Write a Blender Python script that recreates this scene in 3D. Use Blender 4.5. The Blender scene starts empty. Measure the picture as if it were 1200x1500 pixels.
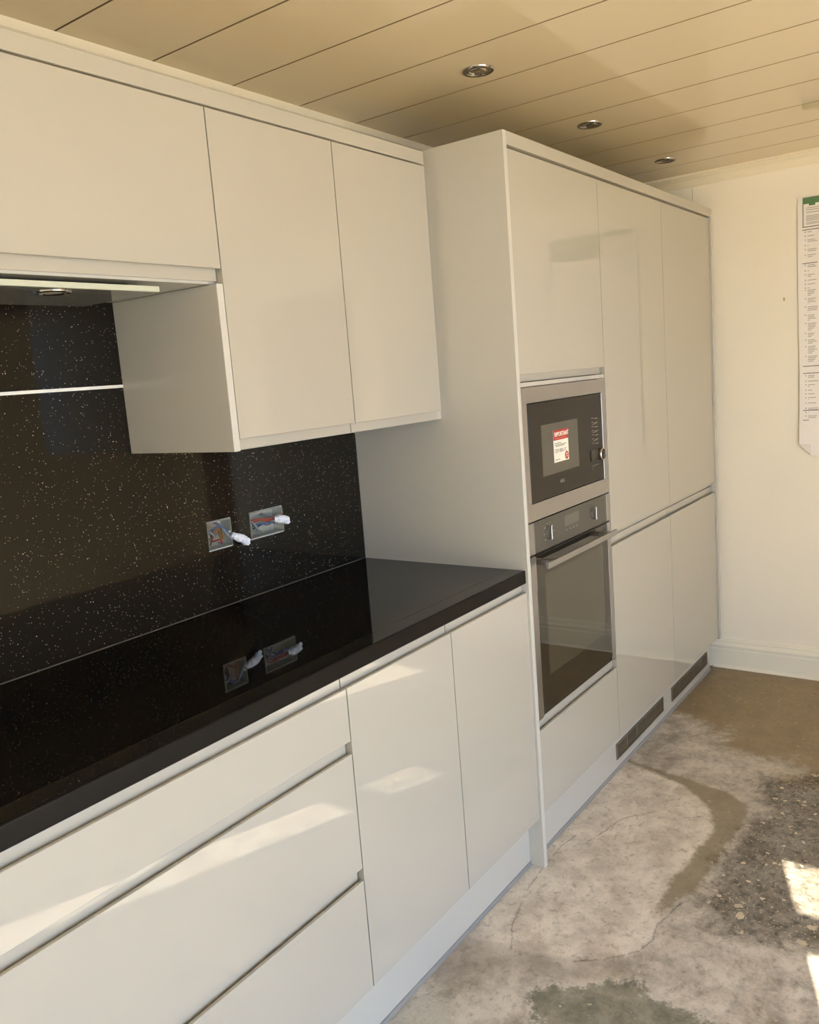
import bpy, bmesh, math, random
import numpy as np
from mathutils import Vector, Matrix
random.seed(7)
sc = bpy.context.scene
COL = sc.collection

# ---------------------------------------------------------------- camera, light, exposure
cam_d = bpy.data.cameras.new('camera'); cam = bpy.data.objects.new('camera', cam_d); COL.objects.link(cam); sc.camera = cam
F_PX, PX, PY = 1227.02, 2.735, -10.25
fw = Vector((0.79624619, 0.58577863, -0.15118005)); rt = Vector((0.58128064, -0.81003903, -0.07713356)); up = Vector((0.16764493, 0.02646073, 0.98549227))
M = Matrix((rt, up, -fw)).transposed().to_4x4(); M.translation = Vector((-2.0338, -1.6963, 1.4738)); cam.matrix_world = M
cam_d.sensor_fit = 'VERTICAL'; cam_d.sensor_height = 36.0; cam_d.lens = 36.0 * F_PX / 1500
cam_d.shift_x = -PX / 1500; cam_d.shift_y = PY / 1500; cam_d.clip_start = 0.02

sc.view_settings.view_transform = 'Standard'; sc.view_settings.look = 'None'; sc.view_settings.gamma = 1.0
sc.view_settings.use_curve_mapping = False
sc.view_settings.exposure = 0.13
sc.cycles.use_denoising = True
sc.cycles.max_bounces = 10; sc.cycles.diffuse_bounces = 7; sc.cycles.glossy_bounces = 5
sc.cycles.sample_clamp_indirect = 12.0
sc.cycles.caustics_reflective = False; sc.cycles.caustics_refractive = False

SUN_DIR = Vector((0.9409, 0.3387, -math.tan(math.radians(24)))).normalized()
SUN_STRENGTH, SKY_STRENGTH = 42.0, 7.4
w = bpy.data.worlds.new('sky'); sc.world = w; w.use_nodes = True
nt = w.node_tree; nt.nodes.clear()
tc = nt.nodes.new('ShaderNodeTexCoord'); sp = nt.nodes.new('ShaderNodeSeparateXYZ'); rp = nt.nodes.new('ShaderNodeValToRGB')
bg = nt.nodes.new('ShaderNodeBackground'); wo = nt.nodes.new('ShaderNodeOutputWorld')
rp.color_ramp.elements[0].position = 0.0; rp.color_ramp.elements[0].color = (0.43, 0.665, 1.0, 1)
rp.color_ramp.elements[1].position = 0.7; rp.color_ramp.elements[1].color = (0.34, 0.54, 1.0, 1)
nt.links.new(tc.outputs['Generated'], sp.inputs[0]); nt.links.new(sp.outputs['Z'], rp.inputs[0])
nt.links.new(rp.outputs[0], bg.inputs[0]); nt.links.new(bg.outputs[0], wo.inputs[0]); bg.inputs[1].default_value = SKY_STRENGTH

sd = bpy.data.lights.new('sun', 'SUN'); sun = bpy.data.objects.new('sun', sd); COL.objects.link(sun)
sd.energy = SUN_STRENGTH; sd.color = (1.0, 0.885, 0.70); sd.angle = math.radians(0.25)
sun.rotation_euler = SUN_DIR.to_track_quat('-Z', 'Y').to_euler(); sun.location = (-6, -4, 4)

# room extents; openings (patio door in the wall opposite the units, narrow side window behind the camera)
XW, XL, YF, ZC = 1.8834, -3.6, -3.2, 2.2486
DOOR_X0, DOOR_X1, DOOR_Z = -2.85, -0.0, 2.06
SLIT_Y0, SLIT_Y1, SLIT_Z0, SLIT_Z1 = -2.787, -2.60, 1.14, 1.931
def portal(name, loc, rot, sx, sy):
    d = bpy.data.lights.new(name, 'AREA'); d.shape = 'RECTANGLE'; d.size = sx; d.size_y = sy; d.cycles.is_portal = True
    o = bpy.data.objects.new(name, d); COL.objects.link(o); o.location = loc; o.rotation_euler = rot
portal('patio_portal', ((DOOR_X0 + DOOR_X1) / 2, YF - 0.12, DOOR_Z / 2), (math.pi / 2, 0, 0), DOOR_X1 - DOOR_X0, DOOR_Z)

# ---------------------------------------------------------------- materials
def lin(c):
    c = c / 255.0
    return c / 12.92 if c <= 0.04045 else ((c + 0.055) / 1.055) ** 2.4
def rgb(r, g, b): return (lin(r), lin(g), lin(b), 1)
def mat(name, col, rough=0.5, metal=0.0, spec=0.5, coat=0.0, var=0.03, vscale=6.0, bump=0.0, bscale=60.0):
    m = bpy.data.materials.new(name); m.use_nodes = True; t = m.node_tree; b = t.nodes['Principled BSDF']
    b.inputs['Roughness'].default_value = rough; b.inputs['Metallic'].default_value = metal
    b.inputs['Specular IOR Level'].default_value = spec; b.inputs['Coat Weight'].default_value = coat; b.inputs['Coat Roughness'].default_value = 0.02
    c = t.nodes.new('ShaderNodeTexCoord'); n = t.nodes.new('ShaderNodeTexNoise'); n.inputs['Scale'].default_value = vscale; n.inputs['Detail'].default_value = 4
    r = t.nodes.new('ShaderNodeMix'); r.data_type = 'RGBA'
    r.inputs[6].default_value = tuple(x * (1 - var) for x in col[:3]) + (1,); r.inputs[7].default_value = tuple(min(1, x * (1 + var)) for x in col[:3]) + (1,)
    t.links.new(c.outputs['Object'], n.inputs['Vector']); t.links.new(n.outputs[0], r.inputs[0]); t.links.new(r.outputs[2], b.inputs['Base Color'])
    if bump:
        n2 = t.nodes.new('ShaderNodeTexNoise'); n2.inputs['Scale'].default_value = bscale; n2.inputs['Detail'].default_value = 5
        bp = t.nodes.new('ShaderNodeBump'); bp.inputs['Strength'].default_value = bump; bp.inputs['Distance'].default_value = 0.004
        t.links.new(c.outputs['Object'], n2.inputs['Vector']); t.links.new(n2.outputs[0], bp.inputs['Height']); t.links.new(bp.outputs[0], b.inputs['Normal'])
    return m
DOORM = mat('gloss_light_grey', rgb(180, 174, 159), 0.010, spec=0.75, var=0.01, vscale=1.5)
CARC = mat('satin_light_grey', rgb(186, 183, 172), 0.2, var=0.01)
PANEL = mat('satin_end_panel', rgb(198, 194, 182), 0.16, var=0.015, vscale=2)
PLINM = mat('plinth_grey', rgb(190, 186, 174), 0.03, var=0.01)
SEAL = mat('grey_seal', rgb(140, 138, 134), 0.4)
WALLM = mat('cream_paint', rgb(249, 241, 222), 0.62, spec=0.3, var=0.025, vscale=3.5, bump=0.15, bscale=35)
SKIRT = mat('cream_gloss_paint', rgb(246, 240, 220), 0.3, var=0.04, vscale=9, bump=0.1, bscale=40)
CEILM = mat('gloss_ceiling_plank', rgb(216, 200, 166), 0.05, spec=0.5, var=0.01, vscale=1.2)
GROOVE_SHADE = mat('plank_groove_shade', rgb(146, 124, 88), .6)
DARKJ = mat('dark_joint', rgb(52, 42, 30), 0.7)
COVM = mat('white_plastic_trim', rgb(246, 236, 210), 0.25, var=0.01)
STEEL = mat('brushed_steel', rgb(172, 170, 168), 0.30, metal=0.9, var=0.03, vscale=40)
CHROME = mat('chrome', rgb(200, 195, 185), 0.12, metal=1.0)
BLKG = mat('dark_glass', rgb(66, 60, 52), 0.04, spec=0.6, var=0.01)
MWG = mat('microwave_glass', rgb(50, 45, 37), 0.12, spec=0.12, var=0.01)
MWW = mat('microwave_window', rgb(92, 87, 74), 0.12, spec=0.2, var=0.02)
CPM = mat('control_glass', rgb(72, 68, 60), 0.12, spec=0.5, var=0.01)
DISP = mat('display_grey', rgb(98, 94, 84), 0.2)
OVNG = mat('oven_door_glass', rgb(40, 35, 27), 0.02, spec=0.75, var=0.02)
OVNW = mat('oven_window_glass', rgb(66, 60, 46), 0.03, spec=0.9, var=0.03)
MARK = mat('print_grey', rgb(140, 134, 118), 0.5)
BLACKP = mat('black_plastic', rgb(26, 22, 18), 0.35)
GRIL = mat('dark_grille', rgb(112, 100, 82), 0.45)
PAPER = mat('poster_paper', rgb(246, 240, 232), 0.6, var=0.01)
TXT = mat('print_text', rgb(186, 178, 168), 0.7)
TXTD = mat('print_dark', rgb(96, 88, 76), 0.7)
GREEN = mat('print_green', rgb(96, 132, 88), 0.6)
REDP = mat('print_red', rgb(176, 48, 40), 0.5)
WHITEP = mat('print_white', rgb(240, 232, 214), 0.5)
TAPE = mat('white_tape', rgb(236, 238, 246), 0.5, var=0.05, vscale=60)
GALV = mat('galvanised_steel', rgb(190, 188, 176), 0.4, metal=0.6, var=0.15, vscale=60)
WBRN = mat('brown_wire', rgb(128, 86, 44), 0.4); WBLU = mat('blue_wire', rgb(74, 92, 128), 0.4)
WRED = mat('red_wire', rgb(160, 66, 52), 0.4); WGRY = mat('grey_wire', rgb(120, 122, 128), 0.4)
STRIP = mat('white_strip', rgb(240, 236, 224), 0.3, var=0.01)
GLASSE = mat('hood_glass_edge', rgb(190, 192, 172), 0.15, var=0.02)
HOODU = mat('hood_metal', rgb(150, 142, 124), 0.25, metal=0.85, var=0.08, vscale=30)
LENS = mat('lamp_lens', rgb(200, 190, 170), 0.15)
WOODD = mat('brown_door', rgb(120, 88, 58), 0.4, var=0.1)
PAVE = mat('pale_paving', rgb(216, 199, 168), 0.9, var=0.1, bump=0.3, bscale=20)

def speckle(name, base, dens, rough, tint, spec=0.5):
    """black laminate with mirror-bright flakes"""
    m = bpy.data.materials.new(name); m.use_nodes = True; t = m.node_tree; b = t.nodes['Principled BSDF']; N = t.nodes.new; L = t.links.new
    tc = N('ShaderNodeTexCoord')
    out = None
    for sc_, thr, rad in ((150.0, 1 - dens, 0.145), (85.0, 1 - dens * 0.22, 0.10), (330.0, 1 - dens * 1.2, 0.21)):
        v = N('ShaderNodeTexVoronoi'); v.inputs['Scale'].default_value = sc_; v.feature = 'F1'
        L(tc.outputs['Object'], v.inputs['Vector'])
        lt = N('ShaderNodeMath'); lt.operation = 'LESS_THAN'; lt.inputs[1].default_value = rad; L(v.outputs['Distance'], lt.inputs[0])
        s = N('ShaderNodeSeparateColor'); L(v.outputs['Color'], s.inputs[0])
        gt = N('ShaderNodeMath'); gt.operation = 'GREATER_THAN'; gt.inputs[1].default_value = thr; L(s.outputs[0], gt.inputs[0])
        mu = N('ShaderNodeMath'); mu.operation = 'MULTIPLY'; L(lt.outputs[0], mu.inputs[0]); L(gt.outputs[0], mu.inputs[1])
        br = N('ShaderNodeMath'); br.operation = 'POWER'; br.inputs[1].default_value = 2.0; L(s.outputs[1], br.inputs[0])
        mb = N('ShaderNodeMath'); mb.operation = 'MULTIPLY'; L(mu.outputs[0], mb.inputs[0]); L(br.outputs[0], mb.inputs[1])
        if out is None: out = mb
        else:
            mx = N('ShaderNodeMath'); mx.operation = 'MAXIMUM'; L(out.outputs[0], mx.inputs[0]); L(mb.outputs[0], mx.inputs[1]); out = mx
    cl = N('ShaderNodeTexNoise'); cl.inputs['Scale'].default_value = 9.0; L(tc.outputs['Object'], cl.inputs['Vector'])
    mr = N('ShaderNodeMapRange'); mr.inputs[1].default_value = .34; mr.inputs[2].default_value = .6; mr.inputs[3].default_value = .35; L(cl.outputs[0], mr.inputs[0])
    om = N('ShaderNodeMath'); om.operation = 'MULTIPLY'; L(out.outputs[0], om.inputs[0]); L(mr.outputs[0], om.inputs[1]); out = om
    mix = N('ShaderNodeMix'); mix.data_type = 'RGBA'; mix.inputs[6].default_value = base; mix.inputs[7].default_value = tint
    L(out.outputs[0], mix.inputs[0]); L(mix.outputs[2], b.inputs['Base Color'])
    b.inputs['Roughness'].default_value = rough; b.inputs['Specular IOR Level'].default_value = spec
    return m
SPLASHM = speckle('black_sparkle_panel', rgb(30, 26, 20), 0.17, 0.06, rgb(235, 225, 205), 0.3)
TOPM = speckle('black_sparkle_worktop', rgb(9, 8, 7), 0.09, 0.03, rgb(150, 142, 130))
TOPS = speckle('black_sparkle_front_band', rgb(34, 33, 29), 0.08, 0.05, rgb(150, 142, 130))
TOPE = mat('worktop_edge', rgb(24, 22, 19), 0.35, spec=0.12, var=0.05, vscale=50)

# ---------------------------------------------------------------- mesh helpers
def link(name, bm, m, parent=None, smooth=False):
    me = bpy.data.meshes.new(name); bmesh.ops.recalc_face_normals(bm, faces=bm.faces[:]); bm.to_mesh(me); bm.free()
    for mm in (m if isinstance(m, (list, tuple)) else [m]): me.materials.append(mm)
    if smooth:
        for p in me.polygons: p.use_smooth = True
    o = bpy.data.objects.new(name, me); COL.objects.link(o)
    if parent is not None:
        o.parent = parent; o.matrix_parent_inverse = Matrix.Identity(4)
        off = parent.location.copy(); q = parent.parent
        while q is not None: off += q.location; q = q.parent
        me.transform(Matrix.Translation(-off))
    return o
def addbox(bm, x0, x1, y0, y1, z0, z1, bev=0.0, seg=2):
    r = bmesh.ops.create_cube(bm, size=1.0); vs = r['verts']
    for v in vs: v.co = Vector((x0 + (v.co.x + .5) * (x1 - x0), y0 + (v.co.y + .5) * (y1 - y0), z0 + (v.co.z + .5) * (z1 - z0)))
    if bev:
        es = list({e for v in vs for e in v.link_edges}); bmesh.ops.bevel(bm, geom=es, offset=bev, segments=seg, affect='EDGES', profile=0.5)
    return bm
def box(name, x0, x1, y0, y1, z0, z1, m, parent=None, bev=0.0008, seg=1):
    bm = bmesh.new(); addbox(bm, min(x0, x1), max(x0, x1), min(y0, y1), max(y0, y1), min(z0, z1), max(z0, z1), bev, seg); return link(name, bm, m, parent)
def addprism(bm, prof, x0, x1, axis='x'):
    """extrude a closed profile: axis x -> prof is (y,z); axis y -> (x,z)"""
    P = (lambda t, a, b: Vector((t, a, b))) if axis == 'x' else (lambda t, a, b: Vector((a, t, b)))
    A = [bm.verts.new(P(x0, *p)) for p in prof]; B = [bm.verts.new(P(x1, *p)) for p in prof]
    bm.faces.new(A); bm.faces.new(B[::-1])
    for i in range(len(prof)): j = (i + 1) % len(prof); bm.faces.new((A[i], B[i], B[j], A[j]))
    return bm
def addtube(bm, pts, r, n=8, taper=None):
    pts = [Vector(p) for p in pts]; rings = []
    for i, p in enumerate(pts):
        d = (pts[min(i + 1, len(pts) - 1)] - pts[max(i - 1, 0)]).normalized()
        a = d.orthogonal().normalized() if i == 0 else (rings[-1][1] - d * rings[-1][1].dot(d)).normalized()
        b = d.cross(a); rr = r if taper is None else taper[i]
        rings.append(([bm.verts.new(p + (a * math.cos(k * 2 * math.pi / n) + b * math.sin(k * 2 * math.pi / n)) * rr) for k in range(n)], a))
    for i in range(len(rings) - 1):
        for k in range(n): bm.faces.new((rings[i][0][k], rings[i][0][(k + 1) % n], rings[i + 1][0][(k + 1) % n], rings[i + 1][0][k]))
    bm.faces.new(rings[0][0][::-1]); bm.faces.new(rings[-1][0]); return bm
def spline(pts, n=6):
    P = [Vector(p) for p in pts]; P = [P[0]] + P + [P[-1]]; out = []
    for i in range(1, len(P) - 2):
        for k in range(n):
            t = k / n; a, b, c, d = P[i - 1:i + 3]
            out.append(0.5 * ((2 * b) + (c - a) * t + (2 * a - 5 * b + 4 * c - d) * t * t + (-a + 3 * b - 3 * c + d) * t ** 3))
    out.append(P[-2]); return out
def addlathe(bm, prof, c, axis, n=32):
    """prof: list of (radius, offset along axis); closed with caps where radius is 0"""
    axis = Vector(axis); a = axis.orthogonal().normalized(); b = axis.cross(a); rings = []
    for r, h in prof:
        if r < 1e-6: rings.append([bm.verts.new(Vector(c) + axis * h)])
        else: rings.append([bm.verts.new(Vector(c) + axis * h + (a * math.cos(2 * math.pi * k / n) + b * math.sin(2 * math.pi * k / n)) * r) for k in range(n)])
    for A, B in zip(rings, rings[1:]):
        for k in range(n):
            j = (k + 1) % n
            if len(A) == 1 and len(B) == 1: continue
            if len(A) == 1: bm.faces.new((A[0], B[j], B[k]))
            elif len(B) == 1: bm.faces.new((A[k], A[j], B[0]))
            else: bm.faces.new((A[k], A[j], B[j], B[k]))
    return bm
def thing(name, label, cat, loc=(0, 0, 0), group=None):
    o = bpy.data.objects.new(name, None); COL.objects.link(o); o.location = loc; o.empty_display_size = 0.1
    o['label'] = label; o['category'] = cat
    if group: o['group'] = group
    return o
def tag(o, label, cat, group=None):
    o['label'] = label; o['category'] = cat
    if group: o['group'] = group
    return o
def struct(o, kind='structure', label=None):
    o['kind'] = kind
    if label: o['label'] = label
    return o
def jdoor(name, x0, x1, zb, zt, yf, parent, j='top', lip=0.026, t=0.022, m=None):
    """door slab with a J-shaped finger pull along its top or bottom edge; zb/zt are the overall ends, the front face stops short by lip"""
    s = 0.0009
    def prof(z0, z1):
        zf = z1 - lip; g = zf - 0.020
        p = [(yf, z0 + s), (yf, zf - s), (yf + s, zf), (yf + .0075, zf), (yf + .0085, zf - .001), (yf + .0085, g + .004), (yf + .0100, g + .0008), (yf + .0125, g), (yf + .0150, g + .0012), (yf + .0165, g + .005),
             (yf + .0165, z1 - s), (yf + .0172, z1), (yf + t, z1), (yf + t, z0), (yf + s, z0)]
        return p
    if j == 'top': P = prof(zb, zt)
    else: P = [(y, zb + zt - z) for y, z in prof(zb, zt)]
    bm = bmesh.new(); addprism(bm, P, x0, x1)
    return link(name, bm, m or DOORM, parent)
def carcass(parent, x0, x1, y0, y1, z0, z1, shelves=(), t=0.018, name='carcass', m=None):
    bm = bmesh.new()
    addbox(bm, x0, x0 + t, y0, y1, z0, z1, .0006, 1); addbox(bm, x1 - t, x1, y0, y1, z0, z1, .0006, 1)
    addbox(bm, x0 + t, x1 - t, y0, y1, z0, z0 + t, .0006, 1); addbox(bm, x0 + t, x1 - t, y0, y1, z1 - t, z1, .0006, 1)
    addbox(bm, x0 + t, x1 - t, y1 - 0.008, y1, z0 + t, z1 - t)
    for z in shelves: addbox(bm, x0 + t, x1 - t, y0, y1 - 0.01, z - 0.012, z, .0006, 1)
    return link(name, bm, m or CARC, parent)
def text_mesh(name, s, size, origin, parent, m, ext=0.00015, xdir=(1, 0, 0), zdir=(0, 0, 1), bold=0.0, wscale=1.0):
    c = bpy.data.curves.new(name, 'FONT'); c.body = s; c.size = size; c.extrude = ext; c.offset = bold; c.resolution_u = 2
    o = bpy.data.objects.new(name, c); COL.objects.link(o)
    dg = bpy.context.evaluated_depsgraph_get(); dg.update(); me = bpy.data.meshes.new_from_object(o.evaluated_get(dg))
    bpy.data.objects.remove(o); bpy.data.curves.remove(c)
    X = Vector(xdir); Z = Vector(zdir); Y = X.cross(Z) * -1
    Mx = Matrix((X * wscale, Z, X.cross(Z))).transposed().to_4x4()
    off = parent.location.copy(); q = parent.parent
    while q is not None: off += q.location; q = q.parent
    Mx.translation = Vector(origin) - off; me.transform(Mx)
    me.materials.clear(); me.materials.append(m)
    o = bpy.data.objects.new(name, me); COL.objects.link(o); o.parent = parent; return o

# ---------------------------------------------------------------- room shell
# floor: fine grid carrying signed distances to the stains and patches of the screed
POLY = dict(
 P=[(.86,-.3),(.80,-.5),(.74,-.55),(.72,-.65),(.70,-.77),(.64,-.88),(.53,-.95),(.41,-.97),(.26,-.96),(.10,-.96),(-.01,-.95),(-.09,-.96),(-.17,-.97),(-.23,-.94),(-.28,-.88),(-.32,-.81),(-.34,-.72),(-.36,-.66),(-.37,-.57),(-.40,-.3)],
 D=[(.77,-.53),(.75,-.66),(.72,-.79),(.69,-.92),(.64,-1.01),(.55,-1.02),(.45,-1.02),(.34,-1.01),(.22,-1.01),(.12,-1.0),(.02,-.965),(-.06,-.94),(.02,-.93),(.13,-.93),(.3,-.94),(.44,-.95),(.58,-.89),(.66,-.80),(.72,-.64)],
 S=[(.79,-1.0),(.65,-1.08),(.49,-1.05),(.38,-1.03),(.2,-1.03),(.04,-1.04),(-.02,-1.09),(-.05,-1.18),(.02,-1.33),(.07,-1.47),(.3,-1.9),(.97,-1.9),(.95,-1.16)],
 B=[(1.25,-.50),(1.18,-.72),(1.01,-.87),(1.0,-1.02),(.84,-1.1),(.79,-1.39),(.95,-1.75),(2.3,-1.8),(2.3,-.2),(1.4,-.2)],
 G=[(-.46,-.78),(-.40,-.84),(-.35,-.91),(-.31,-1.0),(-.34,-1.04),(-.34,-1.11),(-.35,-1.18),(-.5,-1.28),(-.73,-.95),(-.57,-.85)],
 C=[(-.8,-.4),(-.77,-.53),(-.60,-.56),(-.62,-.64),(-.69,-.75),(-.88,-.72),(-1.1,-.6)],
 K=[(-.30,-.5),(-.35,-.55),(-.36,-.67),(-.33,-.81),(-.27,-.93),(-.33,-.97),(-.40,-.84),(-.44,-.73),(-.50,-.66),(-.55,-.60),(-.53,-.5)])
LINES = [[(.86,-.45),(.76,-.53),(.74,-.66),(.69,-.77),(.67,-.83)], [(.20,-.64),(.28,-.66),(.38,-.68),(.45,-.75)], [(-.36,-.67),(-.28,-.63),(-.19,-.61)],
         [(-.31,-.84),(-.28,-.89),(-.2,-.955),(-.14,-.965),(-.09,-.955),(.02,-.98)], [(.20,-.59),(.10,-.575),(.01,-.58),(-.10,-.59)], [(.47,-.86),(.50,-.90),(.48,-.93)]]
def sdf_seg(X, Y, a, b):
    ax, ay = a; bx, by = b; dx, dy = bx - ax, by - ay; t = np.clip(((X - ax) * dx + (Y - ay) * dy) / (dx * dx + dy * dy), 0, 1)
    return np.hypot(X - ax - t * dx, Y - ay - t * dy)
def sdf_poly(X, Y, pts):
    d = np.full(X.shape, 9.0); ins = np.zeros(X.shape, bool)
    for i in range(len(pts)):
        a, b = pts[i], pts[(i + 1) % len(pts)]; d = np.minimum(d, sdf_seg(X, Y, a, b))
        c = ((a[1] > Y) != (b[1] > Y)) & (X < (b[0] - a[0]) * (Y - a[1]) / (b[1] - a[1] + 1e-12) + a[0]); ins ^= c
    return np.where(ins, -d, d)
def make_floor():
    xs = np.concatenate([np.linspace(XL - .1, -1.42, 40), np.arange(-1.4, XW + .12, .0125)])
    ys = np.concatenate([np.linspace(YF - .1, -2.02, 25), np.arange(-2.0, -.44, .0125), np.linspace(-.43, .1, 8)])
    X, Y = np.meshgrid(xs, ys); nx, ny = len(xs), len(ys)
    co = np.stack([X.ravel(), Y.ravel(), np.zeros(X.size)], 1)
    me = bpy.data.meshes.new('floor'); i = np.arange(nx * ny).reshape(ny, nx)
    f = np.stack([i[:-1, :-1], i[:-1, 1:], i[1:, 1:], i[1:, :-1]], -1).reshape(-1, 4)
    me.from_pydata(co.tolist(), [], f.tolist()); me.update()
    for k, p in POLY.items():
        at = me.attributes.new('sd' + k, 'FLOAT', 'POINT'); at.data.foreach_set('value', sdf_poly(X, Y, p).ravel().astype(np.float32))
    d = np.full(X.shape, 9.0); sg = np.full(X.shape, 9.0)
    for l in LINES:
        for a, b in zip(l, l[1:]):
            q = sdf_seg(X, Y, a, b); L_ = math.hypot(b[0] - a[0], b[1] - a[1]); s_ = ((b[0] - a[0]) * (Y - a[1]) - (b[1] - a[1]) * (X - a[0])) / L_
            sg = np.where(q < d, s_, sg); d = np.minimum(d, q)
    at = me.attributes.new('crack', 'FLOAT', 'POINT'); at.data.foreach_set('value', d.ravel().astype(np.float32))
    at = me.attributes.new('crackside', 'FLOAT', 'POINT'); at.data.foreach_set('value', sg.ravel().astype(np.float32))
    m = bpy.data.materials.new('bare_concrete'); m.use_nodes = True; t = m.node_tree; b = t.nodes['Principled BSDF']; N = t.nodes.new; L = t.links.new
    tc = N('ShaderNodeTexCoord')
    def noise(s, det=6, rough=0.6, dist=0.0, vec=None):
        n = N('ShaderNodeTexNoise'); n.inputs['Scale'].default_value = s; n.inputs['Detail'].default_value = det; n.inputs['Roughness'].default_value = rough
        n.inputs['Distortion'].default_value = dist; L(vec or tc.outputs['Object'], n.inputs['Vector']); return n.outputs[0]
    def math_(op, a, b_=None, c_=None):
        n = N('ShaderNodeMath'); n.operation = op
        for i_, v in enumerate((a, b_, c_)):
            if v is None: continue
            if isinstance(v, (int, float)): n.inputs[i_].default_value = v
            else: L(v, n.inputs[i_])
        return n.outputs[0]
    def ramp(v, lo, hi, a=0.0, b_=1.0):
        n = N('ShaderNodeMapRange'); n.interpolation_type = 'SMOOTHSTEP'; n.inputs[1].default_value = lo; n.inputs[2].default_value = hi; n.inputs[3].default_value = a; n.inputs[4].default_value = b_; L(v, n.inputs[0]); return n.outputs[0]
    def mix(f_, a, b_):
        n = N('ShaderNodeMix'); n.data_type = 'RGBA'
        for s_, v in ((0, f_), (6, a), (7, b_)):
            if isinstance(v, (int, float, tuple)): n.inputs[s_].default_value = v
            else: L(v, n.inputs[s_])
        return n.outputs[2]
    def attr(nm): n = N('ShaderNodeAttribute'); n.attribute_name = nm; return n.outputs['Fac']
    nA, nB, nC, nD = noise(2.2, 8, .65, .1), noise(9, 9, .72, .15), noise(38, 7, .75, .15), noise(160, 4, .7)
    def mask(nm, amp, soft, src=None):
        v = math_('MULTIPLY_ADD', math_('SUBTRACT', src or nB, .5), amp, attr(nm)); v = math_('MULTIPLY_ADD', math_('SUBTRACT', nC, .5), amp * .45 + .02, v); return ramp(v, soft, -soft)
    c = mix(ramp(nB, .33, .64), rgb(150, 141, 128), rgb(210, 203, 190))
    c = mix(mask('sdB', .55, .05, nA), c, mix(ramp(nB, .3, .7), rgb(138, 120, 92), rgb(160, 142, 112)))
    c = mix(mask('sdP', .09, .010), c, mix(ramp(nB, .32, .66), rgb(192, 182, 168), rgb(230, 222, 208)))
    c = mix(math_('MULTIPLY', mask('sdK', .12, .05), .75), c, mix(ramp(nB, .3, .7), rgb(156, 146, 134), rgb(180, 170, 156)))
    c = mix(mask('sdC', .08, .02), c, mix(ramp(nC, .3, .7), rgb(176, 172, 160), rgb(206, 202, 190)))
    gm = mask('sdG', .16, .015); c = mix(gm, c, mix(ramp(nB, .35, .65), rgb(112, 111, 98), rgb(158, 153, 136)))
    ge = math_('MULTIPLY', ramp(math_('ABSOLUTE', math_('MULTIPLY_ADD', math_('SUBTRACT', nB, .5), .16, attr('sdG'))), .022, .0), ramp(nC, .48, .6)); c = mix(math_('MULTIPLY', ge, .9), c, rgb(232, 226, 212))
    c = mix(math_('MULTIPLY', mask('sdD', .05, .010), ramp(nC, .3, .6, 1.0, .85)), c, mix(ramp(nB, .3, .7), rgb(136, 124, 100), rgb(152, 140, 116)))
    sm = mask('sdS', .22, .05); c = mix(math_('MULTIPLY', sm, ramp(nC, .30, .62, .95, .45)), c, rgb(58, 52, 41))
    # fleck layers
    for s_, dens, rad, col, reg in ((120, .26, .33, rgb(198, 184, 156), 1), (48, .13, .34, rgb(226, 212, 184), 1), (26, .10, .30, rgb(214, 200, 172), 1), (75, .035, .25, rgb(206, 194, 166), 0)):
        v = N('ShaderNodeTexVoronoi'); v.inputs['Scale'].default_value = s_
        w_ = N('ShaderNodeVectorMath'); w_.operation = 'MULTIPLY_ADD'; nn = N('ShaderNodeTexNoise'); nn.inputs['Scale'].default_value = s_ * 2.2; L(tc.outputs['Object'], nn.inputs['Vector'])
        L(nn.outputs['Color'], w_.inputs[0]); w_.inputs[1].default_value = (.9 / s_,) * 3; L(tc.outputs['Object'], w_.inputs[2]); L(w_.outputs[0], v.inputs['Vector'])
        se = N('ShaderNodeSeparateColor'); L(v.outputs['Color'], se.inputs[0])
        k = math_('MULTIPLY', math_('LESS_THAN', v.outputs['Distance'], rad), math_('GREATER_THAN', se.outputs[0], 1 - dens))
        if reg: k = math_('MULTIPLY', k, ramp(math_('MULTIPLY_ADD', math_('SUBTRACT', nB, .5), .25, attr('sdS')), .06, -.06))
        c = mix(math_('MULTIPLY', k, .85), c, col)
    ck = math_('MULTIPLY', ramp(math_('ABSOLUTE', math_('MULTIPLY_ADD', math_('SUBTRACT', nB, .5), .035, attr('crackside'))), .0042, .0008), ramp(attr('crack'), .026, .010)); ck = math_('MULTIPLY', ck, ramp(nC, .38, .55)); c = mix(math_('MULTIPLY', ck, .42), c, rgb(112, 96, 78))
    # fine mottling of the surface itself
    c = mix(math_('MULTIPLY', ramp(nC, .50, .70), .55), c, rgb(110, 98, 80)); c = mix(math_('MULTIPLY', ramp(nD, .52, .75), .3), c, rgb(90, 80, 66)); c = mix(math_('MULTIPLY', ramp(noise(70, 6, .8, .3), .55, .7), .35), c, rgb(214, 202, 180))
    L(c, b.inputs['Base Color']); L(ramp(nB, .3, .7, .42, .62), b.inputs['Roughness']); b.inputs['Specular IOR Level'].default_value = .35
    h = math_('ADD', math_('MULTIPLY', nC, .6), math_('MULTIPLY', nB, 1.2)); h = math_('SUBTRACT', h, math_('MULTIPLY', ck, .8))
    bp = N('ShaderNodeBump'); bp.inputs['Strength'].default_value = .35; bp.inputs['Distance'].default_value = .006; L(h, bp.inputs['Height']); L(bp.outputs[0], b.inputs['Normal'])
    me.materials.append(m); o = bpy.data.objects.new('floor', me); COL.objects.link(o); return struct(o)
make_floor()

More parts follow.
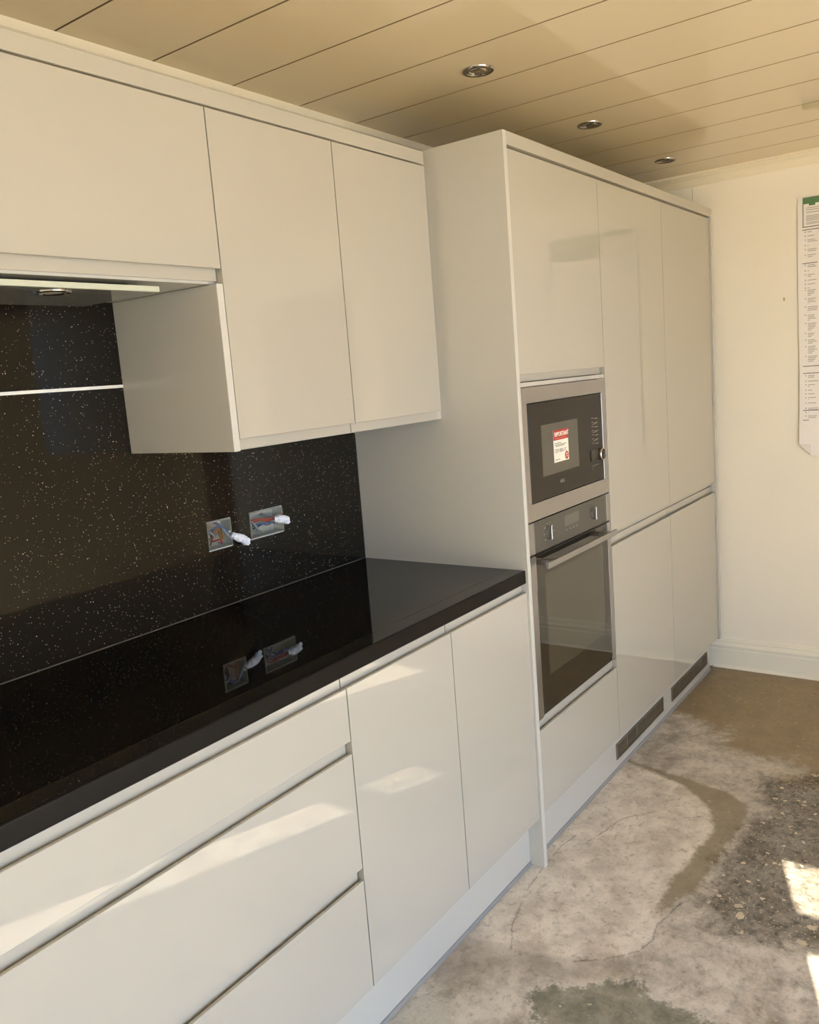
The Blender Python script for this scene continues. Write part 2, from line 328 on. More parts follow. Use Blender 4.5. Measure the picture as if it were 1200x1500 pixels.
def slab(name, P, a0, a1, z0, z1, t0, t1, holes, m, parent):
    """one closed slab with rectangular openings, no inner faces"""
    bm = bmesh.new(); A = sorted({a0, a1, *[h for q in holes for h in q[:2]]}); Z = sorted({z0, z1, *[min(z1, max(z0, h)) for q in holes for h in q[2:]]}); vs = {}
    def V(x, z, t):
        k = (x, z, t)
        if k not in vs: vs[k] = bm.verts.new(P(x, t, z))
        return vs[k]
    cell = lambda i, k: 0 <= i < len(A) - 1 and 0 <= k < len(Z) - 1 and not any(h[0] < (A[i] + A[i + 1]) / 2 < h[1] and h[2] < (Z[k] + Z[k + 1]) / 2 < h[3] for h in holes)
    for i in range(len(A) - 1):
        for k in range(len(Z) - 1):
            if not cell(i, k): continue
            a, b_, c, d = A[i], A[i + 1], Z[k], Z[k + 1]
            bm.faces.new((V(a, c, t0), V(b_, c, t0), V(b_, d, t0), V(a, d, t0))); bm.faces.new((V(a, d, t1), V(b_, d, t1), V(b_, c, t1), V(a, c, t1)))
            if not cell(i - 1, k): bm.faces.new((V(a, c, t0), V(a, d, t0), V(a, d, t1), V(a, c, t1)))
            if not cell(i + 1, k): bm.faces.new((V(b_, c, t0), V(b_, c, t1), V(b_, d, t1), V(b_, d, t0)))
            if not cell(i, k - 1): bm.faces.new((V(a, c, t0), V(a, c, t1), V(b_, c, t1), V(b_, c, t0)))
            if not cell(i, k + 1): bm.faces.new((V(a, d, t0), V(b_, d, t0), V(b_, d, t1), V(a, d, t1)))
    return link(name, bm, m, parent)
def wall_with_hole(name, axis, a0, a1, t0, t1, z0, z1, holes, m):
    """wall as strips round rectangular openings; axis = direction the wall runs in"""
    P = (lambda a, t, z: (a, t, z)) if axis == 'x' else (lambda a, t, z: (t, a, z))
    return slab(name, P, a0, a1, z0, z1, t0, t1, holes, m, None)
SOCK = [(-.627, -.541, 1.0640, 1.1425), (-.478, -.346, 1.0650, 1.1415)]
struct(wall_with_hole('wall_back', 'x', XL - .1, XW + .1, .006, .16, 0, ZC + .1, [(a + .002, b - .002, c + .002, d - .002) for a, b, c, d in SOCK], WALLM))
bx = box('socket_recess_back', -.66, -.32, .16, .18, 1.04, 1.17, WALLM); bx.name = 'wall_back.001'; struct(bx)
struct(wall_with_hole('wall_right', 'y', YF - .1, .006, XW, XW + .15, 0, ZC + .1, [(-2.98, -2.20, 0, 2.02)], WALLM))
struct(wall_with_hole('wall_front', 'x', XL - .1, XW + .1, YF - .15, YF, 0, ZC + .1, [(DOOR_X0, DOOR_X1, 0, DOOR_Z)], WALLM))
struct(wall_with_hole('wall_left', 'y', YF - .1, .1, XL - .12, XL, 0, ZC + .1, [(SLIT_Y0, SLIT_Y1, SLIT_Z0, SLIT_Z1)], WALLM))
# glazing bar of the narrow side window

sw = box('window_1', XL - .10, XL - .06, SLIT_Y0, SLIT_Y1, 1.741, 1.803, COVM); struct(sw)
struct(box('added_porch_roof', -3.4, .2, YF - .80, YF - .14, 2.20, 2.26, COVM))  # unseen porch roof, added to cut the high sun through the patio door
struct(box('ground', -12, 8, -16, YF - .15, -.12, -.06, PAVE))

# board joint low on the far wall: vertical seam near the tall units
struct(box('trim_1', XW - .0012, XW + .002, -.4935, -.4915, .15, 2.205, mat('wall_seam', rgb(190, 174, 140), .7)))
struct(box('ceiling', XL - .1, XW + .1, YF - .1, .1, ZC + .0022, ZC + .08, DARKJ, None, 0))
ceil = bpy.data.objects['ceiling']
for k in range(-11, 12):
    x0 = -.8985 + .2495 * k; x1 = x0 + .2495
    if x1 < XL or x0 > XW: continue
    bm = bmesh.new(); a, b_ = x0 + .0019, min(x1 - .0019, XW); e = .0010
    addprism(bm, [(a, ZC + .0008), (a + e, ZC), (b_ - e, ZC), (b_, ZC + .001), (b_, ZC + .0021), (a, ZC + .0021)], YF, .004, 'y')
    pk = link('plank', bm, [CEILM, GROOVE_SHADE], ceil)
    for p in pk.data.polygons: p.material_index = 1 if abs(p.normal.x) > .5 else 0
# coving along the far wall and the back wall
def coving(name, prof, axis, t0, t1):
    bm = bmesh.new(); addprism(bm, prof, t0, t1, axis); return struct(link(name, bm, COVM))
coving('trim_2', [(XW, ZC), (XW - .082, ZC), (XW - .082, ZC - .010), (XW - .072, ZC - .012), (XW - .064, ZC - .015), (XW - .040, ZC - .020), (XW - .022, ZC - .030), (XW - .010, ZC - .040), (XW, ZC - .044)], 'y', YF, .004)
coving('trim_3', [(.004, ZC), (-.028, ZC), (-.028, ZC - .020), (-.022, ZC - .024), (-.014, ZC - .030), (-.004, ZC - .046), (.004, ZC - .050)], 'x', XL, XW - .09)
# moulded skirting on the far wall
SKP = [(0, 0), (-.020, 0), (-.020, .088), (-.0185, .094), (-.0185, .100), (-.022, .104), (-.0215, .110), (-.015, .116), (-.012, .124), (-.0125, .130), (-.009, .134), (-.006, .141), (0, .143)]
for nm, y0, y1 in (('baseboard_right', -2.12, -.5), ('baseboard_right_end', YF, -3.06)):
    bm = bmesh.new(); addprism(bm, [(XW + a, z) for a, z in SKP], y0, y1, 'y'); struct(link(nm, bm, SKIRT))
# rough quadrant bead at its foot
bm = bmesh.new(); addprism(bm, [(XW - .020, 0), (XW - .029, 0), (XW - .027, .007), (XW - .020, .010)], -2.12, -.54, 'y'); struct(link('trim_4', bm, SKIRT))
# inner door in the far wall (seen only in reflections) and patio frame opposite
cs = box('door_2', XW + .02, XW + .06, -2.98, -2.20, 0, 2.02, WOODD); struct(cs)
for nm, v in (('casing', (-2.20, -2.13, 0, 2.02)), ('casing', (-3.05, -2.98, 0, 2.02)), ('casing', (-3.05, -2.13, 2.02, 2.09))):
    box(nm, XW - .018, XW, v[0], v[1], v[2], v[3], COVM, cs, .003)
for z in (.25, 1.15): box('panel', XW + .012, XW + .022, -2.88, -2.30, z, z + (.75 if z < 1 else .72), WOODD, cs, .004)
fr = box('door_1', DOOR_X0 - .0, DOOR_X0 + .06, YF - .13, YF - .05, 0, DOOR_Z, COVM); struct(fr)
for x in (DOOR_X1 - .06, -1.80, -.92): box('post', x, x + .06, YF - .13, YF - .05, 0, DOOR_Z, COVM, fr)
box('head', DOOR_X0, DOOR_X1, YF - .13, YF - .05, DOOR_Z - .06, DOOR_Z, COVM, fr); box('sill', DOOR_X0, DOOR_X1, YF - .15, YF - .03, 0, .03, COVM, fr)

# (groove sides of the planks have their shadow painted in as a darker colour)
# ---------------------------------------------------------------- downlights
for i, (x, y, lb) in enumerate([(.0, -.525, 'recessed chrome downlight nearest the wall cabinets'), (.722, -.52, 'middle of the three recessed chrome ceiling downlights'), (1.46, -.52, 'recessed chrome downlight nearest the far wall')]):
    t = thing('downlight', lb, 'downlight', (x, y, ZC), 'downlights in a row along the ceiling')
    c = (x, y, ZC)
    bm = bmesh.new(); addlathe(bm, [(.030, .004), (.0305, -.002), (.033, -.0045), (.038, -.0050), (.0415, -.0035), (.0425, 0), (.0425, .001), (.030, .004)], c, (0, 0, 1)); link('bezel', bm, CHROME, t, True)
    bm = bmesh.new(); addlathe(bm, [(.0298, -.0005), (.0275, -.0035), (.0245, -.0025), (.024, .003), (.0295, .003), (.0298, -.0005)], c, (0, 0, 1)); link('lamp_ring', bm, CHROME, t, True)
    bm = bmesh.new(); addlathe(bm, [(.0238, .0005), (.020, -.0012), (.010, -.0022), (0, -.0026)], c, (0, 0, 1)); link('lamp_lens', bm, LENS, t, True)
    bm = bmesh.new()
    for k in range(-2, 3): addbox(bm, x + k * .008 - .001, x + k * .008 + .001, y - .017, y + .017, ZC - .0045, ZC - .0024)
    link('lens_rib', bm, CHROME, t)['kind'] = 'stuff'

# ---------------------------------------------------------------- splashback, worktop
sp = thing('splashback', 'black sparkle splashback panels behind the worktop', 'splashback', (-1.2, 0, .91))
XE = -1.83
def sheet(name, x0, x1, z0, z1, holes, m, parent): return slab(name, lambda a, t, z: (a, t, z), x0, x1, z0, z1, 0, .0055, holes, m, parent)
sheet('lower_panel', XE, 0, .9108, 1.5005, SOCK, SPLASHM, sp)
sheet('upper_panel', XE, 0, 1.5065, 1.70, [], SPLASHM, sp)
bm = bmesh.new(); addprism(bm, [(.004, 1.5008), (-.0022, 1.5000), (-.0028, 1.5035), (-.0022, 1.5070), (.004, 1.5062)], XE, -.808); link('joint_strip', bm, STRIP, sp)['label'] = 'white joint strip'
bm = bmesh.new(); addprism(bm, [(0, .9108), (-.0016, .9108), (-.0012, .9116), (0, .9124)], XE, -.0005); link('sealant_bead', bm, mat('grey_sealant', rgb(92, 88, 80), .4), sp)

wt = thing('worktop', 'long black speckled laminate worktop on the base units', 'worktop', (-1, -.3, .8728))
yw = -.5795
bm = bmesh.new(); addprism(bm, [(.0, .9106), (-.5269, .9106), (-.5273, .9103), (-.5273, .8728), (.0, .8728)], XE, -.0005); link('top_board', bm, TOPM, wt)
bm = bmesh.new(); addprism(bm, [(-.5277, .9103), (-.5281, .9106), (yw + .0045, .9106), (yw + .0045, .8728), (-.5277, .8728)], XE, -.0005); link('front_band', bm, TOPS, wt)
bm = bmesh.new(); addprism(bm, [(yw + .004, .9106), (yw + .0014, .9103), (yw + .0002, .9090), (yw, .907), (yw, .876), (yw + .0004, .8738), (yw + .0016, .8728), (yw + .004, .8728)], XE, -.0005); link('front_edging', bm, TOPE, wt)

# ---------------------------------------------------------------- socket holes with loose cables
def socket_hole(label, tlabel, S, wires, tape):
    x0, x1, z0, z1 = S; cx = (x0 + x1) / 2
    t = thing('socket_back_box', label, 'socket box', (cx, 0, z0), 'open socket holes in the splashback')
    a, b_, c, d = x0 + .003, x1 - .003, z0 + .003, z1 - .003; q = .0012
    bm = bmesh.new(); addbox(bm, a, b_, .040, .0412, c, d)
    addbox(bm, a, a + q, -.0002, .040, c, d); addbox(bm, b_ - q, b_, -.0002, .040, c, d); addbox(bm, a, b_, -.0002, .040, c, c + q); addbox(bm, a, b_, -.0002, .040, d - q, d)
    link('box', bm, GALV, t)
    for s in (a + .004, b_ - .004):
        bm = bmesh.new(); addlathe(bm, [(0, 0), (.004, 0), (.004, .006), (.002, .0065), (.002, .002)], (s, .003, (c + d) / 2), (0, 1, 0), 12); link('screw_lug', bm, GALV, t, True)
    bm = bmesh.new(); addlathe(bm, [(.0095, 0), (.0095, .0015), (.006, .0018), (.006, 0)], (cx - .012, .0395, (c + d) / 2 + .006), (0, -1, 0), 16); link('knockout', bm, GALV, t, True)
    for nm, m_, r, pts in wires:
        bm = bmesh.new(); addtube(bm, spline([(cx + p[0], p[1], (z0 + z1) / 2 + p[2]) for p in pts], 5), r, 7); link(nm, bm, m_, t, True)
    # taped cable end hanging out: a lumpy flattened wrap
    c0 = thing('taped_cable_end', tlabel, 'cable end', (cx + tape[0][0], tape[0][1], (z0 + z1) / 2 + tape[0][2]), 'taped cable ends')
    bm = bmesh.new(); P = spline([(cx + p[0], p[1], (z0 + z1) / 2 + p[2]) for p in tape], 4)
    n = len(P); addtube(bm, P, .01, 10, [.0075 + .0045 * min(1, i / (n * .3)) + random.uniform(-.0008, .0008) for i in range(n)])
    for v in bm.verts: v.co += Vector((random.uniform(-1, 1), random.uniform(-1, 1), random.uniform(-1, 1))) * .0011
    link('tape_wrap', bm, TAPE, c0)
    bm = bmesh.new(); e = P[-1]; addprism(bm, [(e.x - .011, e.z + .006), (e.x + .010, e.z + .001), (e.x + .012, e.z - .007), (e.x + .004, e.z - .011), (e.x - .008, e.z - .006)], e.y - .001, e.y + .001, 'y'); link('tape_tail', bm, TAPE, c0)
socket_hole('left socket hole with brown and blue wires showing', 'white taped cable end drooping from the left socket hole', SOCK[0], [
    ('brown_wire', WBRN, .0024, [(-.012, .038, -.03), (-.018, .020, -.005), (-.006, .008, .016), (.008, .006, .012), (.016, .012, -.016)]),
    ('brown_wire', WBRN, .0024, [(-.006, .038, -.032), (-.010, .016, -.004), (.002, .008, .010), (.010, .012, -.022)]),
    ('blue_wire', WBLU, .0024, [(-.034, .030, -.004), (-.018, .010, .014), (.000, .004, .022), (.020, .003, .008), (.034, .000, -.016)]),
    ('blue_wire', WBLU, .0022, [(-.028, .036, -.012), (-.010, .010, .018), (.012, .004, .018), (.030, .003, -.004)]),
    ('red_wire', WRED, .0022, [(-.002, .036, -.022), (.006, .010, -.016), (.014, .012, -.026), (.020, .036, -.028)]),
    ('grey_cable', WGRY, .0036, [(-.038, .030, .000), (-.030, .010, .010), (-.020, .004, .000), (-.010, .030, -.010)]),
    ('grey_cable', WGRY, .0036, [(.000, .036, .034), (.008, .010, .024), (.018, .002, .004), (.034, -.004, -.022)])],
    [(.036, -.003, -.008), (.050, -.012, -.018), (.064, -.016, -.026), (.074, -.016, -.034)])
socket_hole('right wider socket hole with red and blue wires', 'white taped cable end at the right wider socket hole', SOCK[1], [
    ('red_wire', WRED, .0022, [(-.050, .036, .006), (-.030, .010, .014), (.000, .006, .008), (.026, .004, .010)]),
    ('red_wire', WRED, .0022, [(-.042, .038, -.004), (-.020, .010, .010), (.010, .008, .002), (.030, .006, .004)]),
    ('blue_wire', WBLU, .0024, [(-.046, .036, -.010), (-.022, .008, .000), (.004, .006, -.008), (.028, .006, -.004)]),
    ('blue_wire', WBLU, .0024, [(-.020, .038, -.016), (-.010, .010, -.004), (.010, .008, -.002), (.032, .004, -.008)]),
    ('grey_cable', WGRY, .0034, [(-.058, .034, .016), (-.044, .012, .006), (-.030, .008, -.018), (.002, .034, -.026)]),
    ('grey_cable', WGRY, .0034, [(.010, .036, .020), (.024, .012, .012), (.036, .002, .002)])],
    [(.030, .001, .004), (.044, -.006, .002), (.056, -.011, -.001), (.064, -.013, -.006)])

# ---------------------------------------------------------------- base units
YD = -.5805; YC = -.557
dr = thing('drawer_unit', 'wide base unit of three gloss drawers under the worktop', 'base unit', (-1.3, -.3, 0))
carcass(dr, XE + .002, -.7965, YC, -.01, .15, .872)
for zb, zt in ((.7315, .8716), (.4425, .7285), (.160, .4395)): jdoor('drawer', XE + .002, -.7962, zb, zt, YD, dr, lip=.025)
bu = thing('double_base_cupboard', 'gloss base cupboard with two doors beside the tall units', 'base unit', (-.4, -.3, 0))
carcass(bu, -.7935, -.001, YC, -.01, .15, .872)
jdoor('door', -.7930, -.3975, .160, .8716, YD, bu, lip=.025); jdoor('door', -.3945, -.0015, .160, .8716, YD, bu, lip=.025)
pl = thing('base_plinth', 'light grey plinth under the drawers and double cupboard', 'plinth', (-.9, -.53, 0))
box('board', XE + .002, -.0005, -.5405, -.5255, .004, .149, PLINM, pl)
bm = bmesh.new(); addprism(bm, [(-.5405, .012), (-.5425, .012), (-.5425, .006), (-.5455, .001), (-.5405, .001)], XE + .002, -.0005); link('seal_strip', bm, SEAL, pl)
bm = bmesh.new(); addprism(bm, [(YD, 0), (-.01, 0), (-.01, .872), (YD, .872)], XE - .018, XE - .0002); tag(link('base_end_panel', bm, PANEL), 'end panel closing the left end of the base units', 'end panel')

# ---------------------------------------------------------------- wall units
YU = -.356; YUC = -.3335
hu = thing('hood_cabinet', 'wide wall cabinet above the extractor hood', 'wall unit', (-1.3, -.17, 1.69))
carcass(hu, XE + .02, -.8085, YUC, -.001, 1.6935, 2.0385)
jdoor('door', XE + .02, -.8085, 1.6990, 2.0385, YU, hu, 'bottom', lip=.024)
wu = thing('double_wall_cabinet', 'wall cabinet with two doors between hood cabinet and tall units', 'wall unit', (-.4, -.17, 1.345))
carcass(wu, -.806, -.032, YUC, -.001, 1.3455, 2.0385)
jdoor('door', -.8055, -.4215, 1.3475, 2.0385, YU, wu, 'bottom', lip=.023); jdoor('door', -.4185, -.0325, 1.3475, 2.0385, YU, wu, 'bottom', lip=.023)
box('end_panel', -.8245, -.8068, YU, -.001, 1.3455, 1.6928, PANEL, wu)
box('filler', -.0315, -.0005, YUC, -.30, 1.3455, 2.0385, CARC, wu)
rl = box('wall_unit_cornice', XE + .02, -.0300, -.3545, -.3365, 2.0435, 2.0775, DOORM); tag(rl, 'long cornice rail along the top of the wall cabinets', 'cornice')

# extractor hood
hd = thing('extractor_hood', 'built-in steel extractor hood under the wide wall cabinet', 'extractor hood', (-1.3, -.17, 1.69))
HX0, HX1 = -1.665, -.955
bm = bmesh.new(); addbox(bm, HX0 + .03, HX1 - .03, -.285, -.085, 1.682, 1.6932, .001, 1); link('body', bm, HOODU, hd)
for k in range(2):
    xm = (HX0 + HX1) / 2 - .24 + k * .24; bm = bmesh.new(); addbox(bm, xm + .006, xm + .234, -.25, -.095, 1.6795, 1.682, .001, 1)
    for j in range(7): addbox(bm, xm + .014, xm + .226, -.240 + j * .0195, -.245 + j * .0195 + .010, 1.6785, 1.6795)
    link('grease_filter', bm, HOODU, hd)
GL = bpy.data.materials.new('tinted_glass'); GL.use_nodes = True; g_ = GL.node_tree.nodes['Principled BSDF']; g_.inputs['Base Color'].default_value = (.72, .74, .66, 1); g_.inputs['Roughness'].default_value = .06
g_.inputs['Transmission Weight'].default_value = .8; g_.inputs['IOR'].default_value = 1.3
bm = bmesh.new(); addbox(bm, HX0, HX1, -.333, -.286, 1.6730, 1.6790, .001, 1); addbox(bm, HX0, HX1, -.286, -.088, 1.6730, 1.6775); v = link('glass_visor', bm, GL, hd)
bm = bmesh.new(); addprism(bm, [(-.333, 1.6730), (-.3375, 1.6735), (-.3385, 1.6760), (-.3385, 1.6835), (-.333, 1.684)], HX0, HX1); link('front_lip', bm, GLASSE, hd)
for x in (-1.148, -1.47):
    bm = bmesh.new(); addlathe(bm, [(.032, .004), (.033, -.001), (.030, -.003), (.024, -.0028), (.023, .002)], (x, -.285, 1.6725), (0, 0, 1)); l_ = link('lamp', bm, CHROME, hd, True)
    bm = bmesh.new(); addlathe(bm, [(.0228, 0), (.015, -.0018), (0, -.0022)], (x, -.285, 1.6725), (0, 0, 1)); link('lamp_lens', bm, LENS, l_, True)

# ---------------------------------------------------------------- tall bank
YP = -.5875; YT = -.5795; YTC = -.5565
tag(box('tall_end_panel', 0, .018, YP, -.001, 0.0005, 2.0895, PANEL, None, .0012, 2), 'tall light grey end panel standing at the end of the worktop', 'end panel')
tag(box('far_end_panel', 1.8235, 1.8405, YP, -.001, .150, 2.0895, PANEL, None, .0012, 2), 'tall end panel beside the cream far wall', 'end panel')
tag(box('tall_unit_cornice', .0185, 1.8230, YP, -.568, 2.0550, 2.0895, DOORM), 'straight cornice rail along the top of the tall units', 'cornice')
ov = thing('oven_housing', 'tall housing around the microwave and the oven', 'tall unit', (.32, -.3, 0))
T0, T1, T2, T3 = .0195, .6160, 1.2125, 1.8225
carcass(ov, T0, T1, YTC, -.01, .15, 2.050, shelves=(1.4325, .444), t=.016)
box('shelf_edge', .0205, .6150, YT + .002, YTC, 1.4205, 1.4330, CARC, ov)
box('stile', .0190, .0220, YT + .0015, YTC, .4445, 1.4203, CARC, ov); box('stile', .6144, .6155, YT + .0015, YTC, .4445, 1.4203, CARC, ov)
jdoor('door', .0195, .6150, 1.4345, 2.0500, YT, ov, 'bottom', lip=.021)
jdoor('door', .0195, .6150, .160, .4435, YT, ov, 'top', lip=.027)
for nm, lb, a, b_ in (('tall_cupboard', 'tall two-door cupboard between the oven and the last cupboard', .6180, 1.2105), ('tall_cupboard', 'tall two-door cupboard at the far wall end of the run', 1.2135, 1.8215)):
    o = thing(nm, lb, 'tall unit', ((a + b_) / 2, -.3, 0), 'tall two-door cupboards')
    carcass(o, a, b_, YTC, -.01, .15, 2.050, shelves=(.879,))
    jdoor('upper_door', a, b_, .8795, 2.0500, YT, o, 'bottom', lip=.014); jdoor('lower_door', a, b_, .160, .8760, YT, o, 'top', lip=.028)
pl = thing('tall_unit_plinth', 'light grey plinth under the tall units', 'plinth', (.9, -.53, 0))
def sheet_plinth():
    bm = bmesh.new(); addbox(bm, .0185, 1.800, -.5428, -.528, .004, .149, .0006, 1); link('board', bm, PLINM, pl)
    bm = bmesh.new(); addprism(bm, [(-.5428, .012), (-.5448, .012), (-.5448, .006), (-.5475, .001), (-.5428, .001)], .0185, 1.800); link('seal_strip', bm, SEAL, pl)
sheet_plinth()
for a, b_, lb in ((.665, 1.158, 'dark plinth vent grille nearer the oven'), (1.262, 1.757, 'dark plinth vent grille nearer the far wall')):
    g = thing('plinth_grille', lb, 'vent grille', ((a + b_) / 2, -.5428, .045), 'plinth vent grilles')
    y0 = -.5475; y1 = -.5429; z0, z1 = .045, .104
    bm = bmesh.new(); addbox(bm, a, b_, y0, y1, z0, z0 + .005); addbox(bm, a, b_, y0, y1, z1 - .005, z1); addbox(bm, a, a + .006, y0, y1, z0 + .005, z1 - .005); addbox(bm, b_ - .006, b_, y0, y1, z0 + .005, z1 - .005); link('frame', bm, GRIL, g)
    box('backing', a + .005, b_ - .005, y1 - .0006, y1, z0 + .004, z1 - .004, BLACKP, g, 0)
    bm = bmesh.new()
    for j in range(1, 8): z = z0 + .005 + j * .0061; addbox(bm, a + .006, b_ - .006, y0 + .001, y1 - .0006, z - .0012, z + .0012)
    link('louvres', bm, GRIL, g)['kind'] = 'stuff'
    for j in range(1, 5): x = a + j * (b_ - a) / 5; box('divider', x - .003, x + .003, y0 + .0004, y1 - .0006, z0 + .005, z1 - .005, GRIL, g, 0)

# ---------------------------------------------------------------- microwave
mw = thing('microwave', 'built-in microwave with dark glass front and steel frame', 'microwave', (.318, -.4, 1.05))
box('body', .06, .575, -.562, -.20, 1.06, 1.40, BLACKP, mw)
Y0 = -.5800
def ring(name, ox0, ox1, oz0, oz1, ix0, ix1, iz0, iz1, y0, y1, m, parent):
    bm = bmesh.new(); o = [(ox0, oz0), (ox1, oz0), (ox1, oz1), (ox0, oz1)]; i = [(ix0, iz0), (ix1, iz0), (ix1, iz1), (ix0, iz1)]
    V = {k: [[bm.verts.new((x, y, z)) for x, z in r] for r in (o, i)] for k, y in (('f', y0), ('b', y1))}
    for k in range(4):
        j = (k + 1) % 4
        bm.faces.new((V['f'][0][k], V['f'][0][j], V['f'][1][j], V['f'][1][k])); bm.faces.new((V['b'][0][j], V['b'][0][k], V['b'][1][k], V['b'][1][j]))
        bm.faces.new((V['f'][0][j], V['f'][0][k], V['b'][0][k], V['b'][0][j])); bm.faces.new((V['f'][1][k], V['f'][1][j], V['b'][1][j], V['b'][1][k]))
    bmesh.ops.bevel(bm, geom=[e for e in bm.edges if abs(e.verts[0].co.y - y0) < 1e-6 and abs(e.verts[1].co.y - y0) < 1e-6], offset=.0008, segments=1, affect='EDGES')
    return link(name, bm, m, parent)
ring('steel_frame', .0225, .6140, 1.0385, 1.4190, .0615, .5800, 1.0880, 1.3740, Y0, -.563, STEEL, mw)
dg = box('door_glass', .0640, .5770, Y0 - .0008, -.563, 1.0905, 1.3715, MWG, mw, .001)
yg = Y0 - .0008
box('window', .138, .385, yg - .0004, yg + .001, 1.157, 1.306, MWW, mw, 0)
kn = thing
bm = bmesh.new(); addbox(bm, .472, .532, yg - .003, yg, 1.158, 1.196, .002, 2); link('display_block', bm, BLACKP, mw)
bm = bmesh.new(); addlathe(bm, [(0, .014), (.0155, .014), (.0175, .0125), (.0185, .009), (.0185, .001)], (.548, yg, 1.176), (0, -1, 0), 28); link('knob', bm, BLACKP, mw, True)
bm = bmesh.new(); addlathe(bm, [(.0188, .002), (.0200, .004), (.0200, .010), (.0188, .0135), (.0172, .0138), (.0170, .012)], (.548, yg, 1.176), (0, -1, 0), 28); link('knob_ring', bm, CHROME, mw, True)
bm = bmesh.new()
for i in range(7):
    z = 1.296 - i * .0135
    addbox(bm, .492, .506, yg - .0003, yg, z, z + .0016); addbox(bm, .514, .540, yg - .0003, yg, z - .003, z - .0012)
    if i % 2: addbox(bm, .497, .527, yg - .0003, yg, z - .006, z - .0048)
addbox(bm, .487, .536, yg - .0003, yg, 1.143, 1.1442); addbox(bm, .487, .4875, yg - .0003, yg, 1.128, 1.143)
link('button_marks', bm, MARK, mw)['kind'] = 'stuff'
text_mesh('logo_text', 'AEG', .0145, (.246, yg - .0002, 1.1235), mw, MARK, wscale=1.15)
st = box('warning_label', .2125, .3125, yg - .0009, yg - .0004, 1.188, 1.2835, WHITEP, mw, 0); st['label'] = 'white and red warning label'
box('red_band', .2125, .3125, yg - .0012, yg - .0009, 1.2535, 1.2835, REDP, st, 0)
text_mesh('label_text', 'IMPORTANT', .0185, (.2200, yg - .0013, 1.2645), st, WHITEP, bold=.0005, wscale=.92)
text_mesh('label_text', 'CDF 0026 1C', .0150, (.2185, yg - .0011, 1.2165), st, TXTD, wscale=.92)
bm = bmesh.new()
for a, b_, z in ((.220, .262, 1.2435), (.220, .298, 1.2385), (.226, .284, 1.2345), (.218, .250, 1.1945)): addbox(bm, a, b_, yg - .0011, yg - .0009, z, z + .0018)
link('label_lines', bm, TXTD, st)['kind'] = 'stuff'
bm = bmesh.new(); addbox(bm, .222, .302, yg - .00135, yg - .0012, 1.2575, 1.2600); link('label_line', bm, mat('print_pink', rgb(222, 120, 104), .5), st)
bm = bmesh.new(); addlathe(bm, [(0, .0014), (.0125, .0014), (.0125, .0005)], (.2975, yg, 1.2025), (0, -1, 0), 20); link('red_disc', bm, REDP, st)
bm = bmesh.new(); addbox(bm, .2935, .3015, yg - .0017, yg - .0014, 1.2045, 1.2085); addbox(bm, .290, .305, yg - .0017, yg - .0014, 1.1985, 1.2002); link('disc_marks', bm, WHITEP, st)

# ---------------------------------------------------------------- oven
on = thing('oven', 'built-in single oven with bar handle below the microwave', 'oven', (.32, -.4, .45))
box('body', .05, .590, -.562, -.08, .470, 1.025, BLACKP, on)
box('control_panel', .0655, .5850, -.5800, -.563, .9435, 1.0350, CPM, on, .0008)
for a, b_ in ((.0225, .0650), (.5855, .6138)):
    box('side_trim', a, b_, -.5795, -.563, .9435, 1.0350, STEEL, on, .0008)
    box('side_trim', a, b_, -.5795, -.563, .4490, .9370, STEEL, on, .0008)
box('vent_gap', .0230, .6130, -.575, -.563, .9372, .9433, BLACKP, on, 0)
gd = ring('door_glass', .0655, .5850, .4560, .9365, .1180, .5320, .5650, .8700, -.5800, -.563, OVNG, on)
wg = box('door_window', .1175, .5325, -.5796, -.566, .5640, .8710, OVNW, on, 0)
bm = bmesh.new(); addbox(bm, .060, .566, -.6235, -.6150, .9035, .9215, .0015, 2); hn = link('handle', bm, STEEL, on)
for x in (.095, .515): box('handle_bracket', x, x + .022, -.6155, -.5795, .9050, .9200, STEEL, hn, .001)
yc = -.5800
box('display', .2620, .3660, yc - .0004, yc + .001, .9860, 1.0185, DISP, on, 0)
for x in (.156, .478):
    bm = bmesh.new(); addlathe(bm, [(0, .0035), (.016, .0035), (.0195, .0025), (.0205, 0)], (x, yc, .9890), (0, -1, 0), 28); k = link('knob', bm, CPM, on, True)
    box('knob_grip', x - .0028, x + .0028, yc - .0115, yc - .003, .9690, 1.0105, STEEL, k, .001)
bm = bmesh.new()
for a in range(0, 360, 36):
    if a in (252, 288): continue
    q = math.radians(a); x, z = .156 + .030 * math.cos(q), .989 + .030 * math.sin(q); addbox(bm, x - .0022, x + .0022, yc - .0003, yc, z - .0016, z + .0016)
for i in range(4): x = .274 + i * .024; addbox(bm, x, x + .006, yc - .0003, yc, .972, .976)
link('dial_marks', bm, MARK, on)['kind'] = 'stuff'
box('corner_clip', .573, .584, -.5840, -.5800, .4580, .4690, CHROME, on, .001)

# ---------------------------------------------------------------- poster on the far wall
po = thing('instruction_poster', 'tall paper poster with green header on the cream far wall', 'poster', (XW, -1.2, 1.0))
PX0 = XW - .002
ya, yb, za, zb = -.925, -1.590, 1.008, 2.078
bm = bmesh.new(); NY, NZ = 14, 22; vs = {}
for i in range(NY + 1):
    for k in range(NZ + 1):
        u, v_ = i / NY, k / NZ; y = ya + (yb - ya) * u; z = za + (zb - za) * v_
        if v_ < .12 and u < .12: z += 0; 
        y_ = y - .006 * math.sin(v_ * 5) * (1 - u) * (1 - v_)
        lift = .0015 + .010 * (1 - v_) ** 3 * (.4 + .6 * abs(math.cos(u * 7))) + (.004 * (1 - u) ** 6)
        vs[i, k] = (XW - lift, y_, z)
F = {}
for thick in (0, .0004):
    for key, c in vs.items(): F[key, thick] = bm.verts.new((c[0] + thick, c[1], c[2]))
skip = {(0, 0)}
